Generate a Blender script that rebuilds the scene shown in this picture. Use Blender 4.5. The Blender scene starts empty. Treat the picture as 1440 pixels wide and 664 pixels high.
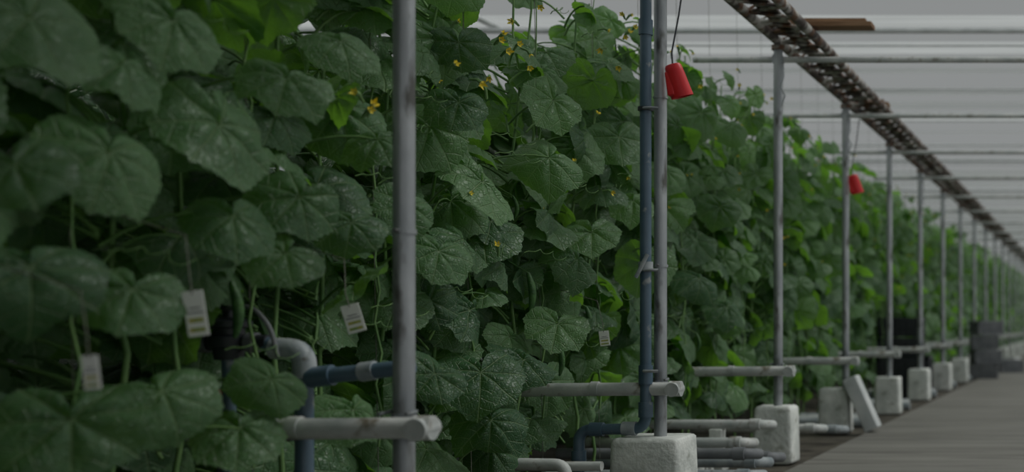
import bpy, math, random
import numpy as np
from mathutils import Vector, Matrix
random.seed(7); rng=np.random.default_rng(11)
S=2.5; C0=1.695; F=710.0; LP=2.32
def YD(d): return S*d
def W(px,py,d):   # photograph measurement -> world metres (eye height 1 m)
    return Vector((-(1540-px)*d/F, S*d, 1+(455-py)*d/F))
sc=bpy.context.scene
sc.view_settings.view_transform='Standard'
sc.view_settings.look='None'

# ------------------------------------------------------------ materials
def newmat(name):
    m=bpy.data.materials.new(name); m.use_nodes=True
    nt=m.node_tree; nt.nodes.clear()
    return m,nt,nt.nodes,nt.links
def pmat(name,c1,c2=None,rough=.6,metal=0,scale=8,bump=.2,thr=(.35,.65),stretch=(1,1,1),c3=None,thr3=(.6,.7),scale3=25,spec=.5):
    m,nt,N,L=newmat(name)
    out=N.new('ShaderNodeOutputMaterial'); p=N.new('ShaderNodeBsdfPrincipled')
    L.new(p.outputs[0],out.inputs[0])
    tc=N.new('ShaderNodeTexCoord'); mp=N.new('ShaderNodeMapping'); mp.inputs['Scale'].default_value=stretch
    L.new(tc.outputs['Object'],mp.inputs[0])
    n=N.new('ShaderNodeTexNoise'); n.inputs['Scale'].default_value=scale; n.inputs['Detail'].default_value=6
    L.new(mp.outputs[0],n.inputs[0])
    r=N.new('ShaderNodeValToRGB'); r.color_ramp.elements[0].position=thr[0]; r.color_ramp.elements[1].position=thr[1]
    r.color_ramp.elements[0].color=(*c1,1); r.color_ramp.elements[1].color=(*(c2 or c1),1)
    L.new(n.outputs[0],r.inputs[0]); col=r.outputs[0]
    if c3:
        n3=N.new('ShaderNodeTexNoise'); n3.inputs['Scale'].default_value=scale3; n3.inputs['Detail'].default_value=5
        L.new(mp.outputs[0],n3.inputs[0])
        mr=N.new('ShaderNodeMapRange'); mr.inputs[1].default_value=thr3[0]; mr.inputs[2].default_value=thr3[1]
        L.new(n3.outputs[0],mr.inputs[0])
        mx=N.new('ShaderNodeMixRGB'); L.new(mr.outputs[0],mx.inputs[0]); L.new(col,mx.inputs[1]); mx.inputs[2].default_value=(*c3,1)
        col=mx.outputs[0]
    L.new(col,p.inputs['Base Color'])
    p.inputs['Roughness'].default_value=rough; p.inputs['Metallic'].default_value=metal
    p.inputs['Specular IOR Level'].default_value=spec
    if bump:
        b=N.new('ShaderNodeBump'); b.inputs['Strength'].default_value=bump; b.inputs['Distance'].default_value=.01
        n2=N.new('ShaderNodeTexNoise'); n2.inputs['Scale'].default_value=scale*5; n2.inputs['Detail'].default_value=5
        L.new(mp.outputs[0],n2.inputs[0]); L.new(n2.outputs[0],b.inputs['Height']); L.new(b.outputs[0],p.inputs['Normal'])
    return m
def leafmat(name,ca,cb,back,trans,tfac=.3,rough=.42):
    m,nt,N,L=newmat(name)
    def math_(op,a,b=None,c=None):
        n=N.new('ShaderNodeMath'); n.operation=op
        for i,v in enumerate((a,b,c)):
            if v is None: continue
            if isinstance(v,(int,float)): n.inputs[i].default_value=v
            else: L.new(v,n.inputs[i])
        return n.outputs[0]
    def mapr(v,a,b,c,d):
        n=N.new('ShaderNodeMapRange'); n.interpolation_type='SMOOTHSTEP'
        L.new(v,n.inputs[0])
        for i,x in enumerate((a,b,c,d)): n.inputs[i+1].default_value=x
        return n.outputs[0]
    def mix(f,a,b):
        n=N.new('ShaderNodeMixRGB')
        for i,v in enumerate((f,a,b)):
            if isinstance(v,(int,float)): n.inputs[i].default_value=v
            elif isinstance(v,tuple): n.inputs[i].default_value=(*v,1)
            else: L.new(v,n.inputs[i])
        return n.outputs[0]
    at=N.new('ShaderNodeAttribute'); at.attribute_name='leafuv'
    sp=N.new('ShaderNodeSeparateXYZ'); L.new(at.outputs['Vector'],sp.inputs[0])
    u,v,rd=sp.outputs
    main=mapr(u,.004,.024,1,0)
    f=math_('FRACT',math_('MULTIPLY',math_('SUBTRACT',v,math_('MULTIPLY',u,.75)),5.5))
    dd=math_('ABSOLUTE',math_('SUBTRACT',f,.5))
    sec=mapr(dd,.40,.49,0,1)
    vor=N.new('ShaderNodeTexVoronoi'); vor.inputs['Scale'].default_value=13; vor.feature='DISTANCE_TO_EDGE'
    vm=N.new('ShaderNodeVectorMath'); vm.operation='MULTIPLY'; vm.inputs[1].default_value=(1,1,7.7)
    L.new(at.outputs['Vector'],vm.inputs[0]); L.new(vm.outputs[0],vor.inputs[0])
    cell=mapr(vor.outputs[0],0,.16,0,1)
    veins=math_('MAXIMUM',main,math_('MULTIPLY',sec,.65))
    no=N.new('ShaderNodeTexNoise'); no.inputs['Scale'].default_value=2.2; no.inputs['Detail'].default_value=3
    L.new(vm.outputs[0],no.inputs[0])
    r2=math_('ADD',rd,math_('MULTIPLY',math_('SUBTRACT',no.outputs[0],.5),.8))
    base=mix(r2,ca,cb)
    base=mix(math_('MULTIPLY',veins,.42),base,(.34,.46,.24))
    geo=N.new('ShaderNodeNewGeometry')
    base=mix(geo.outputs['Backfacing'],base,back)
    h=math_('SUBTRACT',math_('MULTIPLY',cell,.30),math_('MULTIPLY',veins,1.0))
    b=N.new('ShaderNodeBump'); b.inputs['Strength'].default_value=.75; b.inputs['Distance'].default_value=.008
    L.new(h,b.inputs['Height'])
    p=N.new('ShaderNodeBsdfPrincipled'); L.new(base,p.inputs['Base Color']); p.inputs['Roughness'].default_value=rough
    p.inputs['Specular IOR Level'].default_value=.55
    L.new(b.outputs[0],p.inputs['Normal'])
    t=N.new('ShaderNodeBsdfTranslucent')
    tcol=mix(r2,tuple(x*.55 for x in trans),trans); L.new(tcol,t.inputs[0])
    ms=N.new('ShaderNodeMixShader'); ms.inputs[0].default_value=tfac
    L.new(p.outputs[0],ms.inputs[1]); L.new(t.outputs[0],ms.inputs[2])
    out=N.new('ShaderNodeOutputMaterial'); L.new(ms.outputs[0],out.inputs[0])
    return m
def filmmat(name,col,tr,tl):
    m,nt,N,L=newmat(name)
    out=N.new('ShaderNodeOutputMaterial')
    a=N.new('ShaderNodeBsdfTransparent'); a.inputs[0].default_value=(*tr,1)
    b=N.new('ShaderNodeBsdfTranslucent')
    c=N.new('ShaderNodeBsdfDiffuse')
    tc=N.new('ShaderNodeTexCoord'); mp=N.new('ShaderNodeMapping'); mp.inputs['Scale'].default_value=(.25,3,1)
    L.new(tc.outputs['Object'],mp.inputs[0])
    n=N.new('ShaderNodeTexNoise'); n.inputs['Scale'].default_value=1.6; n.inputs['Detail'].default_value=5; L.new(mp.outputs[0],n.inputs[0])
    r=N.new('ShaderNodeValToRGB'); r.color_ramp.elements[0].position=.3; r.color_ramp.elements[1].position=.65
    r.color_ramp.elements[0].color=(*[x*.7 for x in col],1); r.color_ramp.elements[1].color=(*col,1)
    L.new(n.outputs[0],r.inputs[0]); L.new(r.outputs[0],b.inputs[0]); L.new(r.outputs[0],c.inputs[0])
    m1=N.new('ShaderNodeMixShader'); m1.inputs[0].default_value=.25; L.new(b.outputs[0],m1.inputs[1]); L.new(c.outputs[0],m1.inputs[2])
    m2=N.new('ShaderNodeMixShader'); m2.inputs[0].default_value=tl; L.new(a.outputs[0],m2.inputs[1]); L.new(m1.outputs[0],m2.inputs[2])
    L.new(m2.outputs[0],out.inputs[0]); return m

M={}
M['leaf']=leafmat('cucumber_leaf',(.034,.098,.042),(.135,.250,.112),(.16,.29,.13),(.28,.64,.045),tfac=.35,rough=.42)
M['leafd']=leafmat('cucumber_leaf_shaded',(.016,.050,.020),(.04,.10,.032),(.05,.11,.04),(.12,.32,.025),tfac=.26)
M['stem']=pmat('vine_stem',(.08,.18,.05),(.16,.28,.09),rough=.6,bump=.1)
M['string']=pmat('twine',(.12,.13,.10),(.2,.2,.17),rough=.9,bump=0)
M['petal']=pmat('yellow_petal',(.74,.56,.02),(.88,.73,.05),rough=.6,bump=0)
M['fruit']=pmat('cucumber_skin',(.02,.075,.018),(.06,.16,.035),rough=.45,bump=.5,scale=20)
M['galv']=pmat('galvanised_steel',(.20,.22,.235),(.48,.50,.51),rough=.40,metal=.45,scale=6,bump=.25,c3=(.11,.11,.10),thr3=(.54,.68),scale3=14,stretch=(1,1,.35))
M['pipew']=pmat('weathered_white_pipe',(.38,.41,.40),(.60,.61,.59),rough=.55,scale=7,bump=.25,c3=(.16,.14,.10),thr3=(.58,.72),scale3=14)
M['pvc']=pmat('blue_grey_pvc',(.055,.10,.14),(.085,.135,.18),rough=.34,scale=6,bump=.08,c3=(.25,.27,.27),thr3=(.63,.72),scale3=16)
M['pvcl']=pmat('light_grey_pvc',(.22,.26,.28),(.38,.41,.42),rough=.5,scale=14,bump=.15,c3=(.12,.12,.11),thr3=(.6,.75))
M['plaster']=pmat('whitewashed_concrete',(.48,.51,.48),(.74,.76,.72),rough=.85,scale=6,bump=.9,c3=(.18,.19,.14),thr3=(.60,.76),scale3=9)
M['rust']=pmat('rusty_steel',(.06,.045,.04),(.46,.45,.42),rough=.7,scale=8,bump=.5,thr=(.45,.62),c3=(.15,.075,.04),thr3=(.5,.62),scale3=12)
M['wood']=pmat('old_plank',(.16,.085,.04),(.30,.18,.10),rough=.85,scale=3,bump=.4,stretch=(1,8,8))
M['red']=pmat('red_plastic',(.55,.010,.016),(.62,.016,.02),rough=.4,bump=.05)
M['black']=pmat('black_plastic',(.014,.017,.022),(.026,.030,.036),rough=.4,bump=.05)
M['greyp']=pmat('grey_plastic',(.12,.13,.14),(.19,.20,.21),rough=.6,bump=.1)
M['white']=pmat('white_card',(.80,.82,.77),(.86,.87,.82),rough=.6,bump=0)
M['ink']=pmat('printed_green_yellow',(.12,.3,.06),(.5,.42,.05),rough=.6,bump=0,scale=30)
M['foam']=pmat('white_foam',(.46,.49,.49),(.60,.62,.61),rough=.8,scale=6,bump=.3)
M['soil']=pmat('damp_soil',(.035,.03,.022),(.09,.08,.06),rough=.95,scale=4,bump=1.0)
M['path']=pmat('concrete_path',(.155,.150,.132),(.215,.210,.188),rough=.75,scale=1.5,bump=.3,stretch=(.35,3,1),c3=(.105,.10,.088),thr3=(.5,.7),scale3=2.5)
M['mesh']=pmat('purlin_steel',(.5,.52,.52),(.62,.64,.64),rough=.6,metal=.0,bump=.1)
M['shade']=pmat('added_shade_sheet',(.05,.055,.05),(.09,.095,.09),rough=.9,bump=.1)
M['film']=filmmat('roof_film',(.92,.95,.95),(.97,.99,.99),.50)
M['film2']=filmmat('wall_film',(.80,.84,.83),(.9,.93,.92),.85)

# ------------------------------------------------------------ mesh builder
def empty(name,loc=(0,0,0)):
    e=bpy.data.objects.new(name,None); e.location=loc; e.empty_display_size=.1
    sc.collection.objects.link(e); return e
class MB:
    def __init__(s): s.v=[]; s.f=[]; s.m=[]; s.mats=[]
    def mi(s,k):
        if k not in s.mats: s.mats.append(k)
        return s.mats.index(k)
    def add(s,vs,fs,mat):
        o=len(s.v); s.v+= [tuple(x) for x in vs]; i=s.mi(mat)
        for f in fs: s.f.append([o+a for a in f]); s.m.append(i)
    def tube(s,pts,r,mat,n=14,bend=0):
        pts=[Vector(p) for p in pts]
        if bend and len(pts)>2:
            q=[pts[0]]
            for i in range(1,len(pts)-1):
                a=(pts[i-1]-pts[i]).normalized()*bend; b=(pts[i+1]-pts[i]).normalized()*bend
                for k in range(7):
                    t=k/6; q.append((1-t)**2*(pts[i]+a)+2*t*(1-t)*pts[i]+t*t*(pts[i]+b))
            q.append(pts[-1]); pts=q
        rs=r if isinstance(r,(list,tuple)) else [r]*len(pts)
        vs=[];fs=[];up=None
        for i,p in enumerate(pts):
            t=(pts[min(i+1,len(pts)-1)]-pts[max(i-1,0)]).normalized()
            if up is None:
                up=Vector((0,0,1)) if abs(t.z)<.9 else Vector((1,0,0))
            a=t.cross(up).normalized(); up=a.cross(t).normalized()
            for k in range(n):
                an=2*math.pi*k/n; vs.append(p+(a*math.cos(an)+up*math.sin(an))*rs[i])
        for i in range(len(pts)-1):
            for k in range(n):
                fs.append([i*n+k,i*n+(k+1)%n,(i+1)*n+(k+1)%n,(i+1)*n+k])
        fs.append(list(range(n))[::-1]); fs.append([(len(pts)-1)*n+k for k in range(n)])
        s.add(vs,fs,mat)
    def box(s,c,d,mat,rot=None,taper=1,b=0):
        c=Vector(c); hx,hy,hz=[x/2 for x in d]
        import bmesh
        bm=bmesh.new(); bmesh.ops.create_cube(bm,size=2)
        for v in bm.verts:
            k=taper if v.co.z>0 else 1
            v.co=Vector((v.co.x*hx*k,v.co.y*hy*k,v.co.z*hz))
        if b: bmesh.ops.bevel(bm,geom=bm.edges[:],offset=b,segments=3,affect='EDGES',profile=.6)
        vs=[]; 
        for v in bm.verts:
            p=v.co.copy()
            if rot is not None: p=rot@p
            vs.append(p+c)
        bm.verts.index_update()
        s.add(vs,[[v.index for v in f.verts] for f in bm.faces],mat); bm.free()
    def lathe(s,prof,mat,mtx=None,n=24):
        vs=[];fs=[]
        for r,z in prof:
            for k in range(n):
                an=2*math.pi*k/n; p=Vector((r*math.cos(an),r*math.sin(an),z))
                vs.append(mtx@p if mtx else p)
        for i in range(len(prof)-1):
            for k in range(n): fs.append([i*n+k,i*n+(k+1)%n,(i+1)*n+(k+1)%n,(i+1)*n+k])
        s.add(vs,fs,mat)
    def build(s,name,parent=None,smooth=True,loc=None):
        me=bpy.data.meshes.new(name); me.from_pydata(s.v,[],s.f)
        for k in s.mats: me.materials.append(M[k])
        me.polygons.foreach_set('material_index',s.m)
        if smooth:
            me.polygons.foreach_set('use_smooth',[True]*len(s.f))
            try: me.set_sharp_from_angle(angle=math.radians(38))
            except Exception: pass
        me.update()
        o=bpy.data.objects.new(name,me); sc.collection.objects.link(o)
        if parent: o.parent=parent
        return o

# ------------------------------------------------------------ ground and shell
b=MB(); b.add([(-14,-4,-.03),(8,-4,-.03),(8,64,-.03),(-14,64,-.03)],[[0,1,2,3]],'soil'); b.build('floor')
b=MB()
for i in range(34):
    y0=-3+i*2.0
    b.box((-.3,y0+1,-.03),(3.6,1.985,.06),'path',b=.008)
b.build('concrete_path')
b=MB()
y=-4
while y<62:
    w=1.02+random.uniform(-.35,.15); z=4.05+random.uniform(-.03,.03); t=random.uniform(.02,.14)
    b.add([(-13,y,z-t),(7,y,z-t),(7,y+w,z+t),(-13,y+w,z+t)],[[0,1,2,3]],'film'); y+=1.25
b.build('ceiling',smooth=False)
root=empty('roof_frame')
b=MB(); y=-4; k=0
while y<62:
    if k%2==0: b.tube([(-13,y-.1,3.95),(7,y-.1,3.95)],.011,'mesh',8)
    if k%5==0: b.tube([(-13,y+.55,3.78+random.uniform(-.1,.1)),(7,y+.55,3.78+random.uniform(-.1,.1))],.006,'mesh',6)
    if k%4==1: b.tube([(-13,y+.25,3.9),(7,y+.25,3.9)],.028,'mesh',8)
    y+=1.25; k+=1
for x in (-12,-9,-6,1.5,4.5,7): b.tube([(x,-4,3.97),(x,62,3.97)],.03,'mesh',8)
b.build('purlins',root)
b=MB(); b.box((-3,-.2,3.86),(19.8,7.6,.01),'shade'); b.build('added_shade_sheet',smooth=False)  # unseen opaque sheet, added under the near roof to darken the closest leaves
b=MB()
b.add([(-13,62,-.03),(7,62,-.03),(7,62,4.1),(-13,62,4.1)],[[0,1,2,3]],'film2'); b.build('wall_back',smooth=False)
b=MB()
b.add([(-13,-4,-.03),(-13,62,-.03),(-13,62,4.1),(-13,-4,4.1)],[[0,1,2,3]],'film2'); b.build('wall_left',smooth=False)

# ------------------------------------------------------------ posts
NP=17
for n in range(-1,NP):
    d=n+C0; Y=YD(d)
    e=empty('support_post',(-LP,Y,0))
    b=MB()
    b.tube([(0,0,.3),(0,0,1.4),(0,0,3.04)],.033 if n!=0 else .034,'galv',20)
    for z in (.62,.69): b.tube([(0,0,z-.008),(0,0,z+.008)],.040,'galv',20)
    if n in(0,1):
        b.tube([(0,0,1.30),(0,0,1.315)],.0385,'galv',20); b.tube([(0,0,2.2),(0,0,2.21)],.038,'galv',20)
        b.tube([(0,-.03,1.31),(0,-.06,1.31)],.006,'galv',8)
    b.tube([(0,0,3.0),(0,0,3.035)],.048,'rust',16)
    b.build('post_tube',e)
    b=MB(); w=.37 if n==1 else .285; ox=-.09 if n==3 else (-.01 if n!=1 else -.03)
    b.box((ox,0,.19),(w,w*.95,.42),'plaster',taper=.94,b=.03)
    f=b.build('concrete_footing',e)
    for v in f.data.vertices:
        v.co+=Vector((random.uniform(-1,1),random.uniform(-1,1),random.uniform(-1,1)))*.004
    b=MB(); zc=.655; yb=-.070
    xl=-.95
    b.tube([(xl,yb,zc-.01),(.085,yb,zc)],.035,'pipew',20)
    b.tube([(.075,yb,zc),(.135,yb,zc)],[.041,.041],'pipew',20)
    b.tube([(.100,yb-.055,zc-.004),(.100,yb+.05,zc)],.037,'pipew',20)
    b.tube([(-.34,yb,zc),(-.30,yb,zc)],.0385,'pipew',20)
    b.tube([(-.045,yb-.0,zc+.045),(-.045,.0,zc+.05),(-.0,.045,zc+.05),(.045,0,zc+.05),(.045,yb,zc+.045)],.006,'galv',8,bend=.02)
    b.build('cross_bar',e)
    b=MB(); b.tube([(-.62,0,2.93),(6.2,0,2.93)],.0225,'pipew',12); b.tube([(0,-.03,2.93),(0,.03,2.93)],.045,'galv',12)
    if n in (2,3,5):
        b.tube([(.04,-.02,2.93),(.05,-.04,2.8),(.03,-.04,2.72),(.06,-.04,2.66),(.035,-.04,2.58)],.006,'galv',6)
    b.build('overhead_tie',e)

# long ladder truss on the post heads
e=empty('overhead_truss',(0,0,0)); b=MB()
xa,xb,zt=-2.33,-2.03,3.075; y0,y1=-1.5,YD(NP+1)
def chord(x,z,r):
    pts=[(x,y0+(y1-y0)*i/60,z) for i in range(61)]; b.tube(pts,r,'rust',12)
chord(xa,zt,.036); chord(xb,zt,.036); chord(xa+.15,zt+.16,.024)
b.build('chords',e)
b=MB(); y=y0; k=0
while y<y1:
    st=.30
    A=(xa,y,zt);B=(xb,y+st/2,zt);Cc=(xa,y+st,zt); T=(xa+.15,y+st/2,zt+.16)
    b.tube([A,B],.013,'rust',6); b.tube([B,Cc],.013,'rust',6); b.tube([A,T],.010,'rust',6); b.tube([T,(xb,y+st,zt)],.010,'rust',6)
    y+=st
b.build('lacing',e)
b=MB(); b.box(((xa+xb)/2,(y0+y1)/2,zt+.02),(.12,y1-y0,.012),'rust'); b.build('walk_strip',e,smooth=False)

for (d,xl,xr,r) in ((3.64,-2.40,-1.60,.0),(4.95,-2.4,-2.02,.03)):
    b=MB(); R=Matrix.Rotation(r,3,'Z'); b.box(((xl+xr)/2,YD(d),3.145),(xr-xl,.16,.035),'wood',rot=R,b=.004)
    b.box(((xl+xr)/2,YD(d),3.18),(xr-xl-.1,.07,.03),'wood',rot=R,b=.004)
    b.build('wooden_plank')

# PVC riser at post 1
e=empty('pvc_riser_pipe',(0,0,0)); b=MB()
X=W(908,0,2.66).x; Yr=YD(2.66)
zlow=W(0,603,2.66).z; Xe=W(814,0,2.66).x
b.tube([(X,Yr,3.9),(X,Yr,zlow),(Xe,Yr,zlow-.005),(Xe,Yr,-.02)],.029,'pvc',20,bend=.07)
for (z,h,r,m_) in ((2.56,.08,.036,'pvc'),(2.13,.02,.040,'black'),(1.3,.05,.037,'pvcl'),(.73,.10,.036,'pvc'),(zlow+.10,.08,.037,'pvc'),(zlow-.15,.07,.037,'pvc')):
    xx=Xe if z<zlow else X
    b.tube([(xx,Yr,z-h/2),(xx,Yr,z+h/2)],r,m_,20)
b.tube([(X-.05,Yr,zlow),(X-.12,Yr,zlow)],.037,'pvcl',20); b.tube([(Xe+.06,Yr,zlow-.004),(Xe+.13,Yr,zlow-.004)],.037,'pvc',20)
b.build('riser',e)
b=MB()
for z in (2.13,1.28,.75): b.tube([(X,Yr-.035,z),(X+.04,Yr-.045,z),(X+.075,Yr-.03,z)],.008,'galv',8)
b.tube([(X+.0,Yr-.03,1.33),(X+.03,Yr-.06,1.36),(X-.03,Yr-.06,1.24)],.010,'pvcl',8)
b.build('pipe_clamps',e)

# irrigation manifold near post 0
e=empty('irrigation_manifold',(0,0,0)); b=MB(); d=1.78
xv=W(428,0,d).x; Ym=YD(d); zt_=W(0,492,d).z; zh=W(0,528,d).z
b.tube([(xv-.10,Ym,zt_+.005),(xv,Ym,zt_),(xv,Ym,-.02)],.030,'pvc',20,bend=.05)
b.tube([(xv-.11,Ym,zt_+.005),(xv,Ym,zt_),(xv,Ym,zt_-.10)],.038,'pvcl',20,bend=.055)
b.tube([(xv,Ym,zh-.01),(xv+.10,Ym,zh),(W(556,0,d).x+.06,Ym,zh+.03)],.028,'pvc',20)
b.tube([(xv+.02,Ym,zh-.008),(xv+.10,Ym,zh+.001)],.037,'pvc',20)
b.tube([(xv+.20,Ym,zh+.011),(xv+.25,Ym,zh+.018)],.034,'pvcl',20)
b.tube([(xv-.45,Ym,zt_-.3),(xv-.03,Ym,zt_-.29)],.024,'pvc',16)
b.tube([(xv-.10,Ym,zt_-.292),(xv-.04,Ym,zt_-.29)],.033,'black',16)
b.build('pipework',e)
b=MB(); p=W(322,470,d)
mt=Matrix.Translation(p)
b.lathe([(0,-.09),(.045,-.09),(.05,-.05),(.062,-.045),(.065,-.01),(.05,.0),(.048,.02),(.07,.025),(.072,.045),(.05,.055),(.02,.06),(.018,.085),(.03,.09),(.03,.10),(0,.10)],'black',mt)
b.tube([p+Vector((-.14,0,-.03)),p+Vector((.14,0,-.03))],.028,'black',16)
b.tube([p+Vector((-.10,0,-.03)),p+Vector((-.07,0,-.03))],.036,'greyp',16); b.tube([p+Vector((.07,0,-.03)),p+Vector((.10,0,-.03))],.036,'greyp',16)
b.tube([p+Vector((.12,0,-.03)),(xv-.09,Ym,zt_+.005)],.026,'pvc',16)
b.tube([p+Vector((0,-.02,.09)),p+Vector((.10,-.03,.10)),p+Vector((.17,-.04,.03)),p+Vector((.20,-.04,-.08))],.008,'greyp',8,bend=.04)
b.tube([p+Vector((0,0,-.08)),p+Vector((0,0,-.97))],.022,'pvc',12)
b.build('valve_filter',e)
b=MB(); q=W(310,548,d); b.tube([q,q+Vector((0,0,-.05))],[.022,.026],'red',12); b.tube([q+Vector((0,0,-.05)),q+Vector((0,0,-.6))],.012,'black',8); b.build('red_tap',e)

# red hanging cups
for n in (1,3):
    d=n+C0; px,py=(957,116) if n==1 else (1204,260)
    c=W(px,py,d); c.y-=.05
    e=empty('red_hanging_cup',c)
    tilt=Matrix.Rotation(math.radians(-15),4,'Y')@Matrix.Rotation(math.radians(8),4,'X')@Matrix.Diagonal((1,.75,1,1))
    b=MB()
    b.lathe([(0,.090),(.022,.090),(.037,.087),(.044,.076),(.047,.05),(.050,.02),(.055,-.04),(.059,-.080),(.059,-.088),(.054,-.088),(.046,.02),(.036,.07),(0,.078)],'red',tilt)
    b.box(tilt@Vector((-.036,-.015,-.01)),(.040,.045,.13),'red',rot=(Matrix.Rotation(math.radians(-8),3,'Y')),b=.010)
    b.build('cup_shell',e)
    b=MB(); top=(3.05-c.z)
    b.tube([tilt@Vector((0,0,.085)),Vector((-.03,0,.15)),Vector((.0,.02,.35)),Vector((.05,.05,top))],.0045,'black',6)
    b.build('hanging_wire',e)

# ground supply pipes
e=empty('ground_pipe_bundle',(0,0,0)); b=MB()
for i,(d,z,x0,x1,m_) in enumerate([(3.02,.09,-3.3,-2.02,'pvcl'),(3.10,.20,-3.3,-2.10,'greyp'),(3.2,.12,-3.3,-2.10,'pvcl'),(3.28,.225,-3.3,-2.25,'pipew'),(3.36,.11,-3.4,-2.12,'greyp'),(3.5,.30,-3.4,-2.27,'pipew'),(4.05,.16,-3.3,-2.2,'pipew'),(4.3,.10,-3.3,-2.15,'pvcl')]):
    Yp=YD(d); b.tube([(x0,Yp,z),(x1-.04,Yp,z),(x1,Yp+.14,z-.015)],.034,m_,14,bend=.04)
    b.tube([(x1-.12,Yp,z),(x1-.05,Yp,z)],.041,m_,14)
for d in (3.02,3.10,3.2,3.28,3.36,3.5,4.05,4.3):
    b.box((-2.62,YD(d),.03),(.12,.16,.10),'plaster',b=.01)
for d,z in ((3.10,.12),(3.28,.13),(3.5,.17)): b.box((-2.62,YD(d),z),(.09,.10,.14 if d<3.5 else .2),'plaster',b=.01)
b.build('pipes',e)
e=empty('ground_pipe_bundle',(0,0,0)); b=MB()
for n in range(3,12):
    for k in range(3):
        Yp=YD(n+C0+.3+.12*k); b.tube([(-3.2,Yp,.02),(-2.2-.05*k,Yp,.02)],.05,'pipew' if k%2 else 'pvcl',12); 
b.build('pipes',e)
e=empty('drain_pipe',(0,0,0)); b=MB(); b.tube([(-3.3,YD(2.5),.31),(-2.62,YD(2.5),.30),(-2.62,YD(2.5),-.02)],.03,'pipew',14,bend=.06); b.tube([(-3.4,YD(2.58),.27),(-2.52,YD(2.58),.27)],.025,'pipew',14)
b.box((-2.75,YD(2.58),.11),(.1,.1,.27),'plaster',b=.01); b.build('pipe',e)

e=empty('foam_slab',(0,0,0)); b=MB()
R=Matrix.Rotation(math.radians(-24),3,'Y'); b.box((-2.15,YD(4.66),.262),(.13,.22,.52),'foam',rot=R,b=.012); b.build('slab',e)

def crate(b,c,w,dp,h,mat,rot):
    c=Vector(c)
    def bx(o,dm): b.box(c+rot@Vector(o),dm,mat,rot=rot,b=0)
    t=.02
    bx((0,0,-h/2+.01),(w,dp,.02))
    for sx in(-1,1):
        for sy in(-1,1): bx((sx*(w/2-.02),sy*(dp/2-.02),0),(.04,.04,h-.01))
    for zz in(-h/2+.03,-.02,h/2-.03):
        hh=.045 if zz!=-.02 else .025
        for sy in(-1,1): bx((0,sy*(dp/2-t/2),zz),(w,t,hh))
        for sx in(-1,1): bx((sx*(w/2-t/2),0,zz),(t,dp,hh))
    for sy in(-1,1): bx((0,sy*(dp/2-t*.9),-.02),(w-.05,.004,h-.06))
    for sx in(-1,1): bx((sx*(w/2-t*.9),0,-.02),(.004,dp-.05,h-.06))
    k=7
    for i in range(1,k):
        for sy in(-1,1): bx((-w/2+w*i/k,sy*(dp/2-t/2),0),(.014,t*.7,h-.04))
        for sx in(-1,1): bx((sx*(w/2-t/2),-dp/2+dp*i/k,0),(t*.7,.014,h-.04))
YC=17.55
for k in range(4):
    b=MB(); crate(b,(0,0,0),.60,.42,.275,'black',Matrix.Identity(3)); e=empty('plastic_crate',(-2.70+random.uniform(-.015,.015),YC,.11+.28*k))
    b.build('crate_shell',e,smooth=False)
for k in range(2):
    b=MB(); crate(b,(0,0,0),.60,.42,.275,'black',Matrix.Identity(3)); e=empty('plastic_crate',(-2.70,YC+.9,.11+.28*k))
    b.build('crate_shell',e,smooth=False)
for k in range(4):
    b=MB(); crate(b,(0,0,0),.5,.4,.26,'greyp',Matrix.Rotation(.25*(k%2)+.1*k,3,'Z')); e=empty('grey_harvest_bin',(-2.02+.03*(k%2),YD(9.2)+.02*k,.13+.265*k))
    b.build('bin_shell',e,smooth=False)
b=MB(); crate(b,(0,0,0),.5,.4,.26,'greyp',Matrix.Rotation(.4,3,'Z')); e=empty('grey_harvest_bin',(-1.75,YD(10.3),.13)); b.build('bin_shell',e,smooth=False)
b=MB(); crate(b,(0,0,0),.5,.4,.26,'foam',Matrix.Rotation(-.3,3,'Z')); e=empty('grey_harvest_bin',(-1.95,YD(11.2),.13)); b.build('bin_shell',e,smooth=False)

# ------------------------------------------------------------ leaves
KD=np.array([0,9,20,32,48,62,76,95,112,126,140,155,167,176.])
KR=np.array([1.0,.95,.89,.85,.90,.86,.81,.87,.83,.79,.78,.67,.48,.2])
VEINS=np.radians(np.array([-140,-95,-48,0,48,95,140.]))
def template(m,nr):
    kn=[-176,-140,-95,-48,0,48,95,140,176]
    th=[]
    for a,c in zip(kn[:-1],kn[1:]):
        for k in range(m): th.append(a+(c-a)*k/m)
    th.append(176); th=np.array(th); na=len(th)
    R=np.interp(np.abs(th),KD,KR)
    if m>3: R=R*(1+.016*np.where(np.arange(na)%2==0,1,-1)*(np.abs(th)<165))
    t=np.radians(th)
    ad=np.min(np.abs(t[:,None]-VEINS[None]),axis=1); half=np.radians(23.5); tt=np.clip(ad/half,0,1)
    rr=np.arange(1,nr+1)/nr
    rad=rr[:,None]*R[None]; 
    x=(rad*np.cos(t)); y=(rad*np.sin(t))
    z=.075*np.sin(np.pi/2*tt)[None]*np.sin(np.pi*np.clip(rr,0,.93))[:,None]**.7
    z=z+.018*np.sin(rad*26+tt[None]*3)*tt[None]
    u=(ad[None]*rad); v=rad
    vs=np.stack([x,y,z],-1).reshape(-1,3); uv=np.stack([u,v],-1).reshape(-1,2)
    edge=(rr[:,None]*np.ones(na)[None]).reshape(-1); ang=np.tile(t,nr)
    vs=np.vstack([[0,0,-.01],vs]); uv=np.vstack([[0,0],uv]); edge=np.r_[0,edge]; ang=np.r_[0,ang]
    q=[]
    for i in range(nr-1):
        for j in range(na-1):
            a=1+i*na+j; q.append((a,a+na,a+na+1,a+1))
    tris=np.array([(0,1+j,2+j) for j in range(na-1)]); quads=np.array(q)
    return vs,uv,edge,ang,tris,quads
HI=template(8,10); LO=template(3,4)
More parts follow.
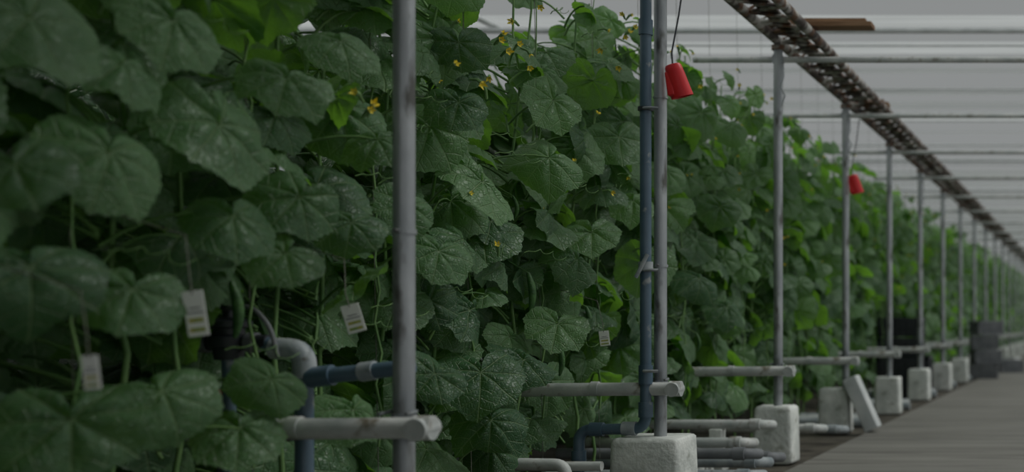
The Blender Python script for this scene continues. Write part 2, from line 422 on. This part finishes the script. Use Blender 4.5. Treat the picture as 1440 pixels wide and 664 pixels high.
def leaves(name,P,N_,T,Rr,bend,fold,rnd,tmpl,mat,parent):
    vs,uv,edge,ang,tris,quads=tmpl; n=len(P); nv=len(vs)
    x=vs[None,:,0]*np.ones((n,1)); y=vs[None,:,1]*np.ones((n,1)); z=vs[None,:,2]*rng.uniform(.6,1.4,(n,1))
    ph=rng.uniform(0,6.28,(n,1)); am=rng.uniform(.03,.10,(n,1)); asy=rng.uniform(-.2,.2,(n,1))
    z=z+am*np.sin(ang[None]*3+ph)*edge[None]**2+.45*am*np.sin(ang[None]*7+ph*2)*edge[None]**3
    z=z+.03*np.sin(x*9+ph)*np.sin(y*8+2*ph)
    z=z-fold[:,None]*(np.abs(y)**1.7)+asy*y
    k=bend[:,None]; k=np.where(np.abs(k)<.05,.05,k)
    xb=np.sin(k*x)/k - z*np.sin(k*x)*.5; zb=-(1-np.cos(k*x))/k + z
    S_=np.cross(N_,T)
    V=P[:,None]+Rr[:,None,None]*(xb[...,None]*T[:,None]+y[...,None]*S_[:,None]*rng.uniform(.88,1.08,(n,1,1))+zb[...,None]*N_[:,None])
    V=V.reshape(-1,3)
    off=(np.arange(n)*nv)[:,None,None]
    tr=(tris[None]+off).reshape(-1); qu=(quads[None]+off).reshape(-1)
    nt=n*len(tris); nq=n*len(quads)
    me=bpy.data.meshes.new(name)
    me.vertices.add(n*nv); me.vertices.foreach_set('co',V.ravel().astype(np.float32))
    me.loops.add(len(tr)+len(qu)); me.loops.foreach_set('vertex_index',np.concatenate([tr,qu]).astype(np.int32))
    me.polygons.add(nt+nq)
    ls=np.concatenate([np.arange(nt)*3,nt*3+np.arange(nq)*4]).astype(np.int32)
    me.polygons.foreach_set('loop_start',ls)
    me.update(calc_edges=True)
    me.polygons.foreach_set('use_smooth',np.ones(nt+nq,dtype=bool))
    at=me.attributes.new('leafuv','FLOAT_VECTOR','POINT')
    A=np.concatenate([np.tile(uv[None],(n,1,1)),np.repeat(rnd[:,None,None],nv,1)],-1)
    at.data.foreach_set('vector',A.ravel().astype(np.float32))
    me.materials.append(M[mat]); me.update()
    o=bpy.data.objects.new(name,me); sc.collection.objects.link(o); o.parent=parent; return o
def tubes(name,paths,r0,r1,mat,parent,ns=5):
    n,k,_=paths.shape
    d=np.gradient(paths,axis=1); d/=np.linalg.norm(d,axis=2,keepdims=True)+1e-9
    ref=np.array([.31,.52,.79])[None,None]
    a=np.cross(d,ref); a/=np.linalg.norm(a,axis=2,keepdims=True)+1e-9; c=np.cross(d,a)
    an=np.arange(ns)*2*np.pi/ns; r=np.linspace(r0,r1,k)[None,:,None,None]
    V=paths[:,:,None]+r*(a[:,:,None]*np.cos(an)[None,None,:,None]+c[:,:,None]*np.sin(an)[None,None,:,None])
    V=V.reshape(-1,3)
    f=[]
    for i in range(k-1):
        for j in range(ns): f.append((i*ns+j,i*ns+(j+1)%ns,(i+1)*ns+(j+1)%ns,(i+1)*ns+j))
    Fq=(np.array(f)[None]+(np.arange(n)*k*ns)[:,None,None]).reshape(-1)
    me=bpy.data.meshes.new(name); me.vertices.add(len(V)); me.vertices.foreach_set('co',V.ravel().astype(np.float32))
    me.loops.add(len(Fq)); me.loops.foreach_set('vertex_index',Fq.astype(np.int32)); nf=len(Fq)//4
    me.polygons.add(nf); me.polygons.foreach_set('loop_start',(np.arange(nf)*4).astype(np.int32)); me.update(calc_edges=True)
    me.polygons.foreach_set('use_smooth',np.ones(nf,dtype=bool)); me.materials.append(M[mat]); me.update()
    o=bpy.data.objects.new(name,me); sc.collection.objects.link(o); o.parent=parent; return o
def nrm(a): return a/np.linalg.norm(a,axis=1,keepdims=True)
def scatter(y0,y1,per_m,xf,xbk,zlo,zhi,power=1.3,outward=1):
    n=int((y1-y0)*per_m)
    Y=rng.uniform(y0,y1,n); Z=zlo+(zhi-zlo)*rng.random(n)
    dep=rng.random(n)**power
    zz=(Z-zlo)/(zhi-zlo)
    front=xf-.10*(zz<.25)
    X=front-dep*(front-xbk)
    az=rng.normal(-.3,.8,n); el=np.radians(rng.uniform(4,72,n))
    size=rng.uniform(.125,.23,n)*(1-.4*np.clip((zz-.75)/.25,0,1))
    return X,Y,Z,az,el,size
def frame(az,el,rot):
    N_=np.stack([np.cos(el)*np.cos(az),np.cos(el)*np.sin(az),np.sin(el)],1)
    dn=np.stack([np.zeros_like(az),np.zeros_like(az),-np.ones_like(az)],1)
    T=dn-N_*np.sum(dn*N_,1,keepdims=True); T=nrm(T); S_=np.cross(N_,T)
    T=nrm(T*np.cos(rot)[:,None]+S_*np.sin(rot)[:,None])
    return N_,T
def petioles(P,T,N_,xs,name,parent,stepy=.38):
    sy=np.round(P[:,1]/stepy)*stepy
    st=np.stack([np.full(len(P),xs)+.05*np.sin(sy*7),sy,np.maximum(P[:,2]-.10,.1)],1)
    mid=(st+P)/2+np.array([0,0,.07])[None]-.03*T
    t=np.linspace(0,1,7)[None,:,None]
    path=(1-t)**2*st[:,None]+2*t*(1-t)*mid[:,None]+t*t*P[:,None]
    tubes(name,path,.0065,.0045,'stem',parent)
LAB=[(275,441,2.56,.052,.130,.14,.25),(497,448,2.60,.058,.100,.28,.25),(128,524,2.46,.036,.085,.1,.2),(850,476,2.62,.050,.080,.12,.25)]
def keep_mask(X,Y,Z,sz):
    k=np.ones(len(X),bool)
    k&=~((Y>3.7)&(Y<4.75)&(X>-3.15)&(Z<1.16)&(Z>.2))
    k&=~((Y>16.6)&(Y<19.2)&(X>-3.3)&(Z<1.35))
    k&=~((Y>7.2)&(Y<9.3)&(X>-3.1)&(Z<.36))
    k&=~((Y>6.15)&(Y<6.75)&(Z>2.38))
    for px,py,L_,*_ in LAB:
        d=F*L_/(1540-px); c=W(px,py,d)
        k&=~((Y>c.y-.42)&(Y<c.y+.2)&(np.abs(Z-c.z)<.20)&(X>c.x-.34))
    return k

row=empty('cucumber_vine_row',(0,0,0))
X,Y,Z,az,el,sz=scatter(1.6,12.5,124,-2.80,-3.45,.30,2.95)
k=keep_mask(X,Y,Z,sz); X,Y,Z,az,el,sz=[a[k] for a in(X,Y,Z,az,el,sz)]
X2,Y2,Z2,az2,el2,sz2=scatter(3.4,5.3,50,-3.35,-3.6,.25,1.5)
X,Y,Z,az,el,sz=[np.r_[a,c] for a,c in((X,X2),(Y,Y2),(Z,Z2),(az,az2),(el,el2),(sz,sz2))]
rot=rng.normal(0,.6,len(X))
H=[(150,235,170,.35,35),(45,400,175,0,40),(320,200,170,-.1,30),(408,290,120,.7,25),(180,105,130,.1,40),(388,365,105,.8,30),(180,425,135,.2,35),
(100,615,175,0,40),(240,570,150,-.3,30),(372,545,95,.7,35),(335,618,125,.1,40),(492,325,95,.2,35),(523,205,88,.4,30),(485,70,95,-.2,45),
(686,270,118,.15,40),(772,150,90,.6,35),(832,335,86,.1,40),(782,465,90,.3,35),(676,540,118,.1,45),(615,365,95,.3,35),(690,605,95,.1,45),
(805,370,85,1.0,30),(872,205,84,0,35),(642,155,85,.3,40),(735,515,90,.7,30),(602,535,90,.8,30),(60,50,190,-.2,40),
(400,120,120,.3,35),(570,300,80,.5,30),(660,350,90,-.3,35),(760,230,95,.8,35),(240,45,140,.3,35),(30,250,140,-.4,35),
(330,320,120,0,30),(890,290,70,.2,35),(1030,185,60,.2,35),(1010,300,62,.3,35),(1060,250,50,.4,35),(985,400,66,.3,35),(1025,440,60,.1,40),(500,590,95,.2,40),(940,250,60,.1,30)]
H=np.array(H,float)
hl=2.66+.03*np.sin(np.arange(len(H))*2.1); hl=np.where(H[:,0]>560,2.72,hl)
dd=F*hl/(1540-H[:,0])
hX=-hl; hY=S*dd; hZ=1+(455-H[:,1])*dd/F; hR=H[:,2]*dd/F/1.66
haz=rng.normal(-.75,.3,len(H)); hel=np.radians(H[:,4]+rng.uniform(-12,14,len(H))); hN,hT=frame(haz,hel,-H[:,3])
hP=np.stack([hX,hY,hZ],1)-.28*hR[:,None]*hT
N_,T=frame(az,el,rot)
P=np.stack([X,Y,Z],1)-.28*sz[:,None]*T
for i in range(len(H)):
    c=np.array([hX[i],hY[i],hZ[i]])
    v=P+.3*sz[:,None]*T; 
    m=~((np.abs(v[:,1]-c[1])<.20)&(np.abs(v[:,2]-c[2])<.14)&(v[:,0]>c[0]-.17))
    P,N_,T,sz=P[m],N_[m],T[m],sz[m]
PA=np.vstack([P,hP]); NA=np.vstack([N_,hN]); TA=np.vstack([T,hT]); RA=np.r_[sz,hR]
n=len(PA)
bend=rng.uniform(.1,1.5,n); fold=rng.uniform(.0,.7,n)
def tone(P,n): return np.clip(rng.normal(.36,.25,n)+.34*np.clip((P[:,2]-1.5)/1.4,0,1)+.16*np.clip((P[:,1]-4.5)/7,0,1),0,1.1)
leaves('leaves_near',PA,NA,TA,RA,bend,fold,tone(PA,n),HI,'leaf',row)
petioles(PA,TA,NA,-3.05,'petioles_near',row)
X,Y,Z,az,el,sz=scatter(12.5,52,96,-2.80,-3.45,.30,2.95)
k=keep_mask(X,Y,Z,sz); X,Y,Z,az,el,sz=[a[k] for a in(X,Y,Z,az,el,sz)]
N_,T=frame(az,el,rng.normal(0,.7,len(X))); P=np.stack([X,Y,Z],1)-.28*sz[:,None]*T; n=len(P)
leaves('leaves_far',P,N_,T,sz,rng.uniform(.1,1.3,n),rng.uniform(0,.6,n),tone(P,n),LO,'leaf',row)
sy=np.arange(1.6,52,.38); n=len(sy); kz=14
zz=np.linspace(0,2.95,kz)
path=np.zeros((n,kz,3)); path[:,:,2]=zz; path[:,:,1]=sy[:,None]+.02*np.sin(zz[None]*9+sy[:,None]*5); path[:,:,0]=-3.05+.05*np.sin(sy*7)[:,None]+.02*np.cos(zz[None]*8+sy[:,None]*3)
tubes('stems',path,.010,.005,'stem',row,6)
n2=np.arange(3.6,30,.76); p2=np.zeros((len(n2),2,3)); p2[:,:,1]=n2[:,None]; p2[:,0,0]=-2.90;p2[:,1,0]=-2.97; p2[:,0,2]=.0; p2[:,1,2]=3.8
tubes('strings',p2,.002,.002,'string',row,4)
p3=np.zeros((len(n2),20,3)); tz=np.linspace(.5,2.9,20); p3[:,:,2]=tz; p3[:,:,1]=n2[:,None]+.012*np.sin(tz*22); p3[:,:,0]=-2.89+.012*np.cos(tz*22)-.02*tz
tubes('climbing_shoots',p3,.006,.003,'stem',row,5)
nt_=70; ty=rng.uniform(3,11,nt_); tz0=rng.uniform(.9,2.8,nt_); s=np.linspace(0,1,26)[None]
pt=np.zeros((nt_,26,3)); dirr=rng.choice([-1,1],nt_)[:,None]; ty=ty[:,None]; tz0=tz0[:,None]
pt[:,:,0]=-2.86+.14*s+.016*np.cos(s*20)*s; pt[:,:,1]=ty+dirr*.14*s+.018*np.sin(s*20)*s; pt[:,:,2]=tz0+.07*s-.10*s*s+.02*np.sin(s*20)*s
tubes('tendrils',pt,.0025,.0014,'stem',row,4)
b=MB()
for i in range(26):
    y=random.uniform(3.2,13); z=random.uniform(.7,2.4); L_=random.uniform(.10,.22); r=L_*.09; x=-2.84-random.random()*.12
    pts=[];rs=[]
    for k in range(11):
        t=k/10; pts.append((x+.02*math.sin(t*3),y+.015*t,z-L_*t)); rs.append(max(.002,r*math.sin(math.pi*min(.97,.06+t*.92))**.5))
    b.tube(pts,rs,'fruit',12); b.tube([(x-.1,y,z+.06),(x,y,z)],.003,'stem',5)
b.build('young_cucumbers',row)
b=MB()
def flower(c,r,yaw,pit):
    R=Matrix.Rotation(yaw,3,'Z')@Matrix.Rotation(pit,3,'Y')
    for k in range(5):
        a=k*2*math.pi/5; ca,sa=math.cos(a),math.sin(a)
        op=random.uniform(.3,1.1)
        def q(rad,off,h): return c+R@Vector((h,rad*ca-off*sa,rad*sa+off*ca))
        vs=[q(.1*r,0,0),q(.45*r,-.28*r,.35*r),q(.5*r,0,.25*r),q(.45*r,.28*r,.35*r),q(.75*r,0,op*r)]
        b.add(vs,[[0,1,2],[0,2,3],[1,4,2],[2,4,3]],'petal')
    b.tube([c+R@Vector((-.05,0,-.02)),c+R@Vector((-.02,0,0)),c],[.005,.007,.009],'stem',6)
fl=[(707,48),(714,72),(680,122),(676,116),(525,148),(520,155),(884,45),(893,38),(880,52),(745,95),(730,62),(870,95),(860,270),(500,130),(875,20),(845,70),(640,90),(720,30),(840,160),(1040,120),(700,345),(985,120),(760,10),(704,56),(688,110)]
for px,py in fl:
    L_=2.60; d=F*L_/(1540-px); c=W(px,py,d); flower(c,random.uniform(.019,.027),random.uniform(-1.8,.0),random.uniform(-.9,.9))
for i in range(150):
    c=Vector((-2.70-random.random()*.16,random.uniform(5,26),2.95-1.5*random.random()**1.5)); flower(c,random.uniform(.013,.021),random.uniform(-1.8,.5),random.uniform(-1.1,1.1))
b.build('flowers',row)
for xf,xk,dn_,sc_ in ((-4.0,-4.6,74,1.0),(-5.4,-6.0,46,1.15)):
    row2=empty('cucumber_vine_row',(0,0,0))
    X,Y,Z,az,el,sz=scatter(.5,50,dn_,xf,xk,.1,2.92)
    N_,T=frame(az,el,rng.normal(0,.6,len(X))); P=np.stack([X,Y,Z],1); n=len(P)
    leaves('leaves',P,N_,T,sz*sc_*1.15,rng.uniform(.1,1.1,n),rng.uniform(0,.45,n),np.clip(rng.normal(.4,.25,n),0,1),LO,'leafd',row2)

for px,py,L_,w,h,r,yaw in LAB:
    d=F*L_/(1540-px); c=W(px,py,d); e=empty('plant_label',c)
    R=Matrix.Rotation(yaw,3,'Z')@Matrix.Rotation(-r,3,'Y')
    b=MB(); b.box((0,0,0),(w,.003,h),'white',rot=R,b=.001)
    for zz_,ww,mt_ in ((-.15,.7,'ink'),(.02,.8,'greyp'),(.12,.55,'greyp'),(-.36,.75,'ink')):
        b.box(R@Vector((0,-.0025,zz_*h)),(w*ww,.001,h*(.09 if mt_=='ink' else .03)),mt_,rot=R)
    b.tube([R@Vector((0,-.003,h*.42)),R@Vector((0,.0,h*.42+.05)),Vector((-.05,.03,h*.5+.16)),Vector((-.25,.03,h*.5+.22))],.0018,'string',5)
    b.build('label_card',e,smooth=False)

# ------------------------------------------------------------ light and camera
# overcast sky: brighter side added behind the camera, to the right, for fill
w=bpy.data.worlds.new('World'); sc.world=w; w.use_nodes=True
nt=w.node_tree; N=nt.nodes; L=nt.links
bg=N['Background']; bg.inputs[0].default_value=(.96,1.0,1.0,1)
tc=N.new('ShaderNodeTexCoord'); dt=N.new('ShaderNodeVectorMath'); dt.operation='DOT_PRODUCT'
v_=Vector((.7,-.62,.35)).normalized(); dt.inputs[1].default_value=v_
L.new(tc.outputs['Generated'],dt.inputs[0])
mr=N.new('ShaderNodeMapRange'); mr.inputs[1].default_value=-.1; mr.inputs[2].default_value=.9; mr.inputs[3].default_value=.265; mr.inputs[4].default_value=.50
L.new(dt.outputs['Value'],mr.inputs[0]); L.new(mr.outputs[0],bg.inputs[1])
def sun(name,en,ang,rot,col=(1,1,1)):
    l=bpy.data.lights.new(name,'SUN'); l.energy=en; l.angle=math.radians(ang); l.color=col
    o=bpy.data.objects.new(name,l); sc.collection.objects.link(o)
    o.rotation_euler=Vector(rot).to_track_quat('-Z','Y').to_euler(); o.location=(3,10,9)
sun('hazy_sun',1.8,26,(-.62,-.22,-.85),(1,.99,.95))
cam=bpy.data.cameras.new('camera'); co=bpy.data.objects.new('camera',cam); sc.collection.objects.link(co)
co.location=(0,0,1); co.rotation_euler=(math.radians(90),0,0)
cam.sensor_width=36; cam.lens=F*S/1440*36; cam.shift_x=-820/1440; cam.shift_y=123/1440
cam.clip_end=200
cam.dof.use_dof=True; cam.dof.focus_distance=6.1; cam.dof.aperture_fstop=1.25
sc.camera=co
